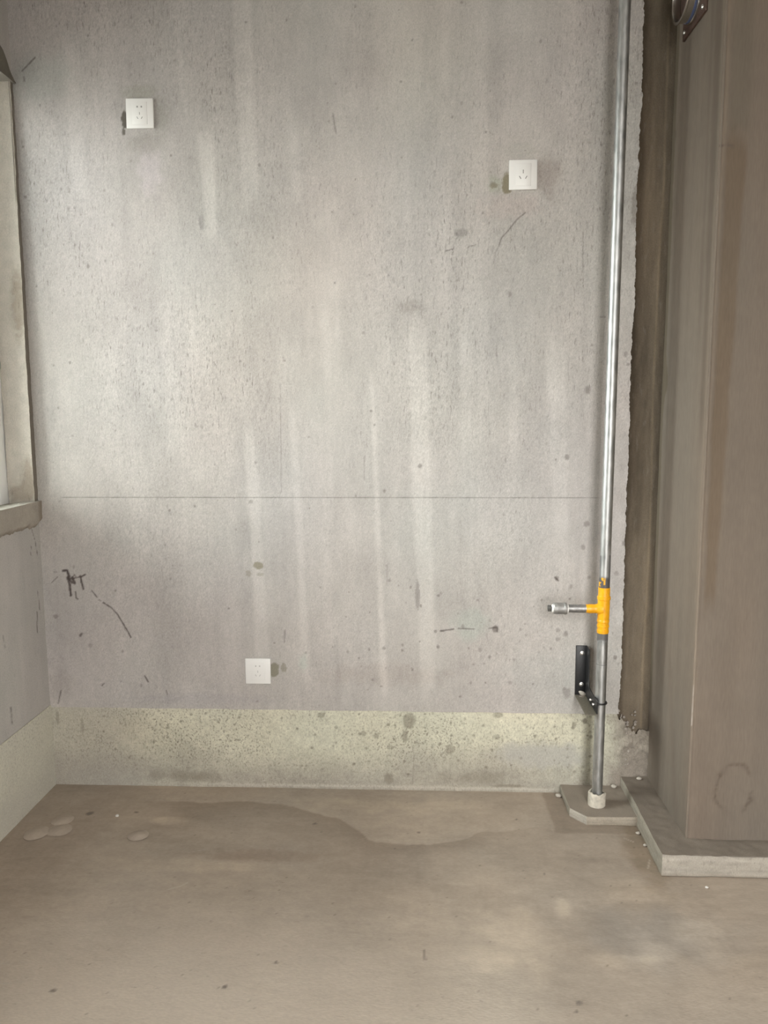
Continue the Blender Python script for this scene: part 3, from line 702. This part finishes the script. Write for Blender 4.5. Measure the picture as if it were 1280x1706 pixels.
def slab_mesh(poly, h, name, topcol, sidecols, label, dens=.005, hw=.007):
    """poly: outline (ccw, open run of visible sides first); top grid clipped by fan rows"""
    A = Acc()
    for (p, q, col, brush) in sidecols:
        L_ = math.dist(p, q); uu = lin(0, 1, dens/L_); vv = lin(0, 1, .1)
        U, V = np.meshgrid(uu, vv)
        px_ = p[0]+(q[0]-p[0])*U; py_ = p[1]+(q[1]-p[1])*U
        nx, ny = (q[1]-p[1])/L_, -(q[0]-p[0])/L_
        hh = h+hw*fbm(px_*9, py_*9, 231, 3)+hw*.5*fbm(px_*45, py_*45, 238, 2)
        dd = .004*fbm(px_*22+py_*19, V*4, 232, 3)-.004*sm(.75, 1, V)
        dd = dd*np.clip(np.minimum(U, 1-U)*L_/.02, 0, 1)
        C = np.empty(U.shape+(3,), np.float32); C[:] = col
        s_ = U*L_
        C *= (1+.25*fbm(s_*9, V*14, 233, 4)+.25*fbm(s_*60, V*7, 234, 3)+.35*fbm(s_*8, V*26, 239, 3))[..., None]
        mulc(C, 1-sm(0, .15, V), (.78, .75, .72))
        A.grid(px_+nx*dd, py_+ny*dd, V*hh, C, np.full(U.shape, .45, np.float32))
    for quad in poly:
        a, b_, c, d = [np.array(v, float) for v in quad]
        nu = max(2, int(np.linalg.norm(b_-a)/dens)); nv = max(2, int(np.linalg.norm(d-a)/dens))
        U, V = np.meshgrid(np.linspace(0, 1, nu), np.linspace(0, 1, nv))
        P_ = (1-U)[..., None]*(1-V)[..., None]*a+U[..., None]*(1-V)[..., None]*b_+U[..., None]*V[..., None]*c+(1-U)[..., None]*V[..., None]*d
        x, y = P_[..., 0], P_[..., 1]
        C = np.empty(x.shape+(3,), np.float32); C[:] = topcol
        C *= (1+.22*fbm(x*8, y*8, 235, 4)+.14*fbm(x*60, y*20, 236, 3))[..., None]
        A.grid(x, y, h+hw*fbm(x*9, y*9, 231, 3)+hw*.5*fbm(x*45, y*45, 238, 2)+.0015*(fbm(x*30, y*30, 237, 2)), C, np.full(x.shape, .25, np.float32))
    o = A.build(name, M_mortar, smooth=False)
    return struct(o, label)
KX, KY, KH = .676, -.470, .062
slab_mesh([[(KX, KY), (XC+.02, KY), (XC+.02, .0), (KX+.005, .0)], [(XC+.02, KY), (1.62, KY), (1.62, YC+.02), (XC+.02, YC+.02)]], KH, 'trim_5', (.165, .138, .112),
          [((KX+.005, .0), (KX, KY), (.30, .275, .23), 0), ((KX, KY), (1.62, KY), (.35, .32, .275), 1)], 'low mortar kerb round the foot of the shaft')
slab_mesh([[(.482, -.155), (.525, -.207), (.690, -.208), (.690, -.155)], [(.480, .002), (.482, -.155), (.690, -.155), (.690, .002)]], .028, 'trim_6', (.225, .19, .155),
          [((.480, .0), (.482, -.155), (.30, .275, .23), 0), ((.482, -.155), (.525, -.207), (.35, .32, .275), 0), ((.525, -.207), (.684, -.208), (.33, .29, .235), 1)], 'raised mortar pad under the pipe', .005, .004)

# ================================================================= the rest of the room (behind and beside the camera)
A = Acc(); A.box(1.55, 1.75, -3.8, YC, -.1, CEIL+.1, (.442, .416, .392))
struct(A.build('wall_side', M_plain), 'plain grey wall beyond the shaft')
A = Acc()  # front wall, its unseen opening placed and sized for fill light
A.box(-1.46, .35, -3.45, -3.3, -.1, CEIL+.1, (.442, .416, .392)); A.box(1.0, 1.75, -3.45, -3.3, -.1, CEIL+.1, (.442, .416, .392)); A.box(.35, 1.0, -3.95+.5, -3.3, 2.5, CEIL+.1, (.442, .416, .392))
struct(A.build('wall_front', M_plain), 'grey wall with an unseen opening added for fill light')
A = Acc(); A.box(-1.46, 1.75, -3.95, .2, CEIL, CEIL+.15, (.442, .416, .392))
struct(A.build('ceiling', M_plain), 'bare grey ceiling')

# ================================================================= SOCKETS
def socket(x, z, tilt, label, pins, slotmat):
    t = thing('power_socket', label, 'socket', (x, .002, z), 'white power sockets on the back wall')
    t.rotation_euler = (0, tilt, 0)
    W = .0428
    box_obj('back_box', -.036, .036, -.003, .012, -.036, .036, M_white, t, .001)
    box_obj('faceplate', -W, W, -.0095, -.0022, -W-.001, W+.001, M_white, t, .0022)
    ins = box_obj('socket_insert', -.0235, .0235, -.0104, -.0085, -.033, .033, M_white, t, .0008)
    for (px_, pz_, w, h, a) in pins:
        box_obj('pin_slot', px_-w/2, px_+w/2, -.01065, -.0095, pz_-h/2, pz_+h/2, slotmat, ins, 0, Matrix.Rotation(math.radians(a), 3, 'Y'))
    return t
three = lambda cz, s=1.: [(0, cz+.0065*s, .0020*s, .0080*s, 0), (-.0068*s, cz-.0062*s, .0020*s, .0072*s, -32), (.0068*s, cz-.0062*s, .0020*s, .0072*s, 32)]
five = lambda w: [(-.0065, .0185, .0042, .0050, 0), (.0065, .0185, .0042, .0050, 0)]+three(-.0075)
M_slot2 = simple('pale_slot', (.50, .49, .47), .6)
socket(-.862, 2.1965, math.radians(.6), 'white five hole power socket high on the left, dark stain at its left edge', five(1), M_slot)
socket(.318, 1.996, math.radians(-.4), 'white three hole power socket near the pipe, brown patch on its right', three(0, 1.35), M_slot)
socket(-.5385, .416, math.radians(0), 'white power socket low on the wall just above the cream band', five(1), M_slot2)

# ================================================================= GAS PIPE
PX, PY = .5735, -.126
PR = .0165
gp = thing('gas_pipe', 'galvanised gas riser pipe with yellow tee rising from the floor pad', 'pipe', (PX, PY, .03))
LEAN = .0024
gp.rotation_euler = (0, LEAN, 0)
OZ = .03
def pipe_stain(P_):
    z = P_[:, 2]+OZ; x = P_[:, 0]
    n = fbm(x*90, z*40, 301, 3)
    C = np.zeros((len(P_), 4), np.float32); C[:, :3] = (.085, .08, .078)
    a = np.maximum(sm(.775, .765, z+.02*n), 0)*sm(.70, .71, z)           # full dark primer just above the tee
    side = sm(.006, .010, x)+.8*sm(-.012, -.0145, x)
    a = np.maximum(a, sm(.842, .832, z+.02*n)*np.clip(side, 0, 1)*sm(.70, .71, z)*.9)
    b_ = sm(.566, .574, z+.03*n)*sm(.62, .61, z)
    a = np.maximum(a, b_*.9)
    yel = ((np.abs(z-.760) < .010) & (np.abs(x+.006) < .006) & (n > -.05)) | ((np.abs(z-.744) < .012) & (x < -.011) & (n > -.1))
    C[yel, :3] = (.70, .36, .02); a[yel] = 1
    seam = np.abs(z-.4935) < .0011
    a = np.maximum(a, seam*.7); C[:, 3] = np.clip(a, 0, 1)
    return C
def seglathe(name, z0, z1, r, mat, step=.004, fine=None):
    zz = np.unique(np.round(np.concatenate([np.array([z0, z1]), np.array(fine) if fine is not None else np.array([z0])]), 5))
    return lathe(name, [(r, q-OZ) for q in zz], mat, gp, 40, 'Z', True, 40, pipe_stain)
seglathe('upper_pipe', .70, CEIL-.002, PR, M_pipe, fine=np.concatenate([np.arange(.70, .86, .0025), np.arange(.86, CEIL, .1)]))
seglathe('lower_pipe', .034, .64, PR, M_pipe, fine=np.concatenate([np.arange(.49, .64, .0025), [.4922, .4928, .4935, .4942, .4948], np.arange(.034, .48, .05)]))
BZ = .670-OZ
tee = lathe('tee_fitting', [(r, z-OZ) for r, z in [(.0160, .593), (.0178, .5935), (.0184, .597), (.0184, .603), (.0172, .6045), (.0172, .6115), (.0187, .613), (.0187, .619), (.0174, .6205), (.0174, .6275), (.0189, .629), (.0189, .635), (.0178, .637), (.0182, .645), (.0184, .66), (.0184, .685), (.0184, .699), (.0203, .7008), (.0203, .7092), (.0182, .7105), (.0176, .714), (.0180, .738), (.0160, .7385)]], M_yellow, gp, 40, 'Z', True, 30)
lathe('tee_branch', [(.0205, -.004), (.0190, -.014), (.0160, -.019), (.0142, -.024), (.0138, -.030), (.0143, -.035), (.0143, -.045), (.0136, -.048), (.0134, -.0545), (.0110, -.055)], M_yellow, tee, 32, 'X', True, 40)
for o in tee.children: o.location = (0, 0, BZ)
nip = lathe('nipple_pipe', [(.0126, -.050), (.0126, -.1125)], simple('primer_grey_steel', (.30, .295, .29), .45, .7, bump=.3, bscale=90, var=.3), gp, 28, 'X'); nip.location = (0, 0, BZ)
cap = lathe('end_coupling', [(.0150, -.1135), (.0180, -.1138), (.0188, -.1155), (.0188, -.1215), (.0178, -.1228), (.0178, -.1395), (.0183, -.141), (.0183, -.146), (.0178, -.148), (.0178, -.1525), (.0160, -.155), (.012, -.1552)], simple('cast_grey_steel', (.36, .355, .345), .55, .7, bump=.3, bscale=110, var=.12), gp, 32, 'X'); cap.location = (0, 0, BZ)
tp = lathe('thread_tape', [(.0120, -.1085), (.0139, -.109), (.0142, -.113), (.0138, -.1140), (.0120, -.1142)], M_tape, gp, 28, 'X'); tp.location = (0, 0, BZ)
tp = lathe('thread_tape', [(.0118, -.1548), (.0132, -.1550), (.0128, -.1585), (.0085, -.1605)], M_tape, gp, 28, 'X'); tp.location = (0, 0, BZ)
pl = box_obj('square_plug', -.1725, -.158, -.0075, .0075, -.0075, .0075, simple('dark_plug_steel', (.16, .16, .155), .5, .7), gp, .0015, Matrix.Rotation(math.radians(20), 3, 'X')); pl.location = (0, 0, BZ)

# sleeve in the pad: hollow collar of dirty pipe
sl = lathe('pipe_sleeve', [(.0285, -.01), (.0278, .004), (.0270, .018), (.0268, .030), (.0276, .040), (.0262, .0425), (.0222, .0425), (.0215, .036), (.0215, -.01)], M_dirtyplaster, None, 36, 'Z', False, 50)
sl.location = (PX-.001, PY-.003, .028)
me = sl.data
co = np.empty(len(me.vertices)*3, np.float32); me.vertices.foreach_get('co', co); co = co.reshape(-1, 3)
co[:, :2] *= (1+.20*fbm(np.arctan2(co[:, 1], co[:, 0])*2.2+co[:, 2]*40, co[:, 2]*60, 311, 2))[:, None]
co[:, 2] += np.where(co[:, 2] > .03, .014*fbm(np.arctan2(co[:, 1], co[:, 0])*1.6+9, co[:, 2]*0, 312, 3), 0)
me.vertices.foreach_set('co', co.ravel()); me.update()
tag(sl, 'short pale mortar smeared sleeve round the foot of the pipe', 'sleeve')

# ================================================================= PIPE BRACKET (angle steel bent to an L)
bx0, bx1, bzs, bzt = .519, .556, .347, .514
br = thing('pipe_bracket', 'black angle steel bracket screwed to the wall and clamping the pipe', 'bracket', (bx0, 0, bzs))
def rel(x, y, z): return (x-bx0, y, z-bzs)
box_obj('wall_plate', 0, bx1-bx0-.003, -.0065, .001, .0, bzt-bzs, M_black, br, .0008)
def extrude_poly(name, poly, x0, x1, mat, parent, bev=.0008):
    bm = bmesh.new()
    a = [bm.verts.new((x0, y, z)) for y, z in poly]; b_ = [bm.verts.new((x1, y, z)) for y, z in poly]
    n = len(poly)
    bm.faces.new(a[::-1]); bm.faces.new(b_)
    for k in range(n): bm.faces.new((a[k], a[(k+1) % n], b_[(k+1) % n], b_[k]))
    bmesh.ops.recalc_face_normals(bm, faces=bm.faces)
    bmesh.ops.bevel(bm, geom=list(bm.edges), offset=bev, segments=1, affect='EDGES')
    return bm_obj(name, bm, mat, parent, 30)
extrude_poly('side_flange', [(.001, .167), (-.046, .167), (-.047, .062), (-.055, .046), (-.066, .043), (-.176, .040), (-.176, .0), (.001, .0)], .033, .037, M_black, br)
# shelf plate with the slot that was cut for the bend
bm = bmesh.new()
def shelf(bm, z0, z1):
    W = .0335
    hole = [(.014, -.004), (.026, -.004), (.030, -.010), (.030, -.022), (.024, -.028), (.013, -.026), (.010, -.018), (.011, -.008)]
    outer = [(.0, .0), (W, .0), (W, -.012), (W, -.174), (.010, -.176), (.0, -.174), (.0, -.02), (.0, -.01)]
    ring = []
    for z in (z0, z1):
        ring.append(([bm.verts.new((x, y, z)) for x, y in outer], [bm.verts.new((x, y, z)) for x, y in hole]))
    n = 8
    for (o_, h_) in ring:
        for k in range(n): bm.faces.new((o_[k], o_[(k+1) % n], h_[(k+1) % n], h_[k]))
    for idx in (0, 1):
        for k in range(n): bm.faces.new((ring[0][idx][k], ring[0][idx][(k+1) % n], ring[1][idx][(k+1) % n], ring[1][idx][k]))
shelf(bm, -.004, .0)
bm_obj('shelf_plate', bm, M_shelf, br, 30)
bm = bmesh.new(); bmesh.ops.create_icosphere(bm, subdivisions=2, radius=1)  # pale lump added where bright wall shows through the notch at the bend
for v in bm.verts: v.co = (v.co.x*.0125*(1+.2*v.co.z), v.co.y*.006, v.co.z*.0085-v.co.x*.005)
dab = bm_obj('bend_gap_lump', bm, M_crumb, br, 60); dab.location = rel(.5425, -.010, .3525); dab['label'] = 'added pale lump standing in for the bright notch in the bend'
for (sx, sz) in ((.0198, .142), (.0202, .036)):
    s_ = lathe('screw', [(.0072, -.0060), (.0072, -.0075), (.0050, -.0080), (.0050, -.0100), (.0036, -.0118), (.0010, -.0122)], M_screw, br, 20, 'Y', True, 30)
    s_.location = (sx, 0, sz); s_['label'] = 'silver screw'
UZ, UH = .0205, .0195
cxp = PX+LEAN*(.367-.03)-bx0
pts = [(.020, PY+UH, UZ), (.036, PY+UH, UZ)]
for k in range(13):
    a = math.pi/2-math.pi*k/12
    pts.append((cxp+UH*math.cos(a), PY+UH*math.sin(a), UZ))
pts += [(.036, PY-UH, UZ), (.020, PY-UH, UZ)]
ub = tube('u_bolt', pts, .0026, M_black, br)
for yy in (PY+UH, PY-UH):
    nt_ = lathe('nut', [(.0050, .0255), (.0052, .0262), (.0052, .0320), (.0050, .0328)], M_screw, ub, 6, 'X', True, 20)
    nt_.location = (0, yy, UZ); nt_['label'] = 'silver nut'

# ================================================================= FLUE COLLAR on the shaft
fl = thing('flue_collar', 'round steel flue collar on a square plate high on the shaft', 'flue collar', (XC, -.158, 2.430))
PW = .092
box_obj('mounting_plate', -.006, .001, -PW, PW, -PW, PW, M_rust, fl, .0015)
lathe('collar_ring', [(.080, -.004), (.080, -.013), (.0765, -.015), (.0765, -.038), (.0795, -.040), (.0800, -.0425), (.0795, -.045), (.0725, -.045), (.0715, -.038), (.0715, -.006)], M_steel, fl, 64, 'X', False, 30)
lathe('film_band', [(.0766, -.0155), (.0775, -.016), (.0775, -.022), (.0766, -.0225)], M_bluefilm, fl, 64, 'X', False, 30)['label'] = 'blue protective film'
lathe('damper_disc', [(.001, -.020), (.068, -.022), (.0713, -.020), (.0713, -.017), (.001, -.015)], M_rust, fl, 48, 'X', False, 30)
for (sy, sz) in ((-.072, -.074), (.074, -.074), (-.074, .074), (.074, .074)):
    s_ = lathe('screw', [(.0065, -.0055), (.0065, -.008), (.0040, -.0105), (.001, -.011)], M_screw, fl, 16, 'X', True, 30)
    s_.location = (0, sy, sz)

# ================================================================= bits on the floor
def lump(name, loc, rx, ry, rz_, mat, label, cat, seed, group=None, sub=2):
    bm = bmesh.new(); bmesh.ops.create_icosphere(bm, subdivisions=sub, radius=1)
    P_ = np.array([v.co[:] for v in bm.verts])
    n = 1+.5*fbm(P_[:, 0]*1.3+seed*3.1, P_[:, 1]*1.3+P_[:, 2]*1.7, seed, 3)
    for v, p, k in zip(bm.verts, P_, n): v.co = (p[0]*rx*k, p[1]*ry*k, (p[2]+.75)*rz_*k if p[2] > -.75 else 0)
    o = bm_obj(name, bm, mat, None, 60)
    o.location = loc; return tag(o, label, cat, group)
for i, (p, rx, ry, rz_, lab) in enumerate([((-1.1733, -0.3167), .036, .040, .007, 'round dried mortar splat on the floor nearest the left wall'), ((-1.1091, -0.2969), .038, .036, .006, 'round dried mortar splat in front of the one farthest back'),
                               ((-1.1256, -0.2403), .034, .034, .007, 'round dried mortar splat farthest back in the left corner'), ((-0.8543, -0.3187), .031, .032, .008, 'lone round dried mortar splat right of the other three')]):
    bm = bmesh.new(); prev = None
    for q in range(9):
        rr_ = q/8; ring_ = []
        for k in range(28):
            a = 2*math.pi*k/28; w_ = 1+.22*float(fbm(np.array(math.cos(a)*1.2+i*5), np.array(math.sin(a)*1.2), 401+i, 2))
            ring_.append(bm.verts.new((rx*rr_*w_*math.cos(a), ry*rr_*w_*math.sin(a), rz_*.75*(1-rr_*rr_)**1.5+.0002))) if q else None
        if q == 0: cv = bm.verts.new((0, 0, rz_*.75+.0002)); continue
        for k in range(28):
            if q == 1: bm.faces.new((cv, ring_[k], ring_[(k+1) % 28]))
            else: bm.faces.new((prev[k], ring_[k], ring_[(k+1) % 28], prev[(k+1) % 28]))
        prev = ring_
    o = bm_obj('mortar_splat', bm, M_splat, None, 180); o.location = (p[0], p[1], .0004)
    tag(o, lab, 'mortar splat', 'dried mortar splats in the left corner')
for i, (p, r, z, mat, lab, nm, cat) in enumerate([
    ((-0.9622, -0.2084), .0065, 0, M_chip, 'tiny white chip on the floor in front of the left mortar splats', 'white_chip', 'chip'),
    ((0.7810, -0.5216), .005, 0, M_chip, 'tiny white chip on the floor in front of the kerb', 'white_chip', 'chip'),
    ((0.6703, -0.2528), .007, 0, M_crumb, 'small mortar crumb where the pad meets the kerb', 'mortar_crumb', 'crumb'),
    ((0.6732, -0.3192), .006, 0, M_crumb, 'small mortar crumb beside the middle of the kerb side', 'mortar_crumb', 'crumb'),
    ((0.4702, -0.0275), .011, 0, M_crumb, 'mortar crumb against the back wall left of the pad', 'mortar_crumb', 'crumb'),
    ((-1.276, -.100), .0045, .990, M_chip, 'tiny white chip lying on the window sill', 'white_chip', 'chip'),
    ((.655, -.012), .010, .028, M_crumb, 'mortar crumb in the corner on top of the pad', 'mortar_crumb', 'crumb'),
    ((.735, -.020), .009, .062, M_crumb, 'mortar crumb on the kerb against the back wall', 'mortar_crumb', 'crumb')]):
    lump(nm, (p[0], p[1], z-.0008), r, r*.8, r*.6, mat, lab, cat, 421+i)
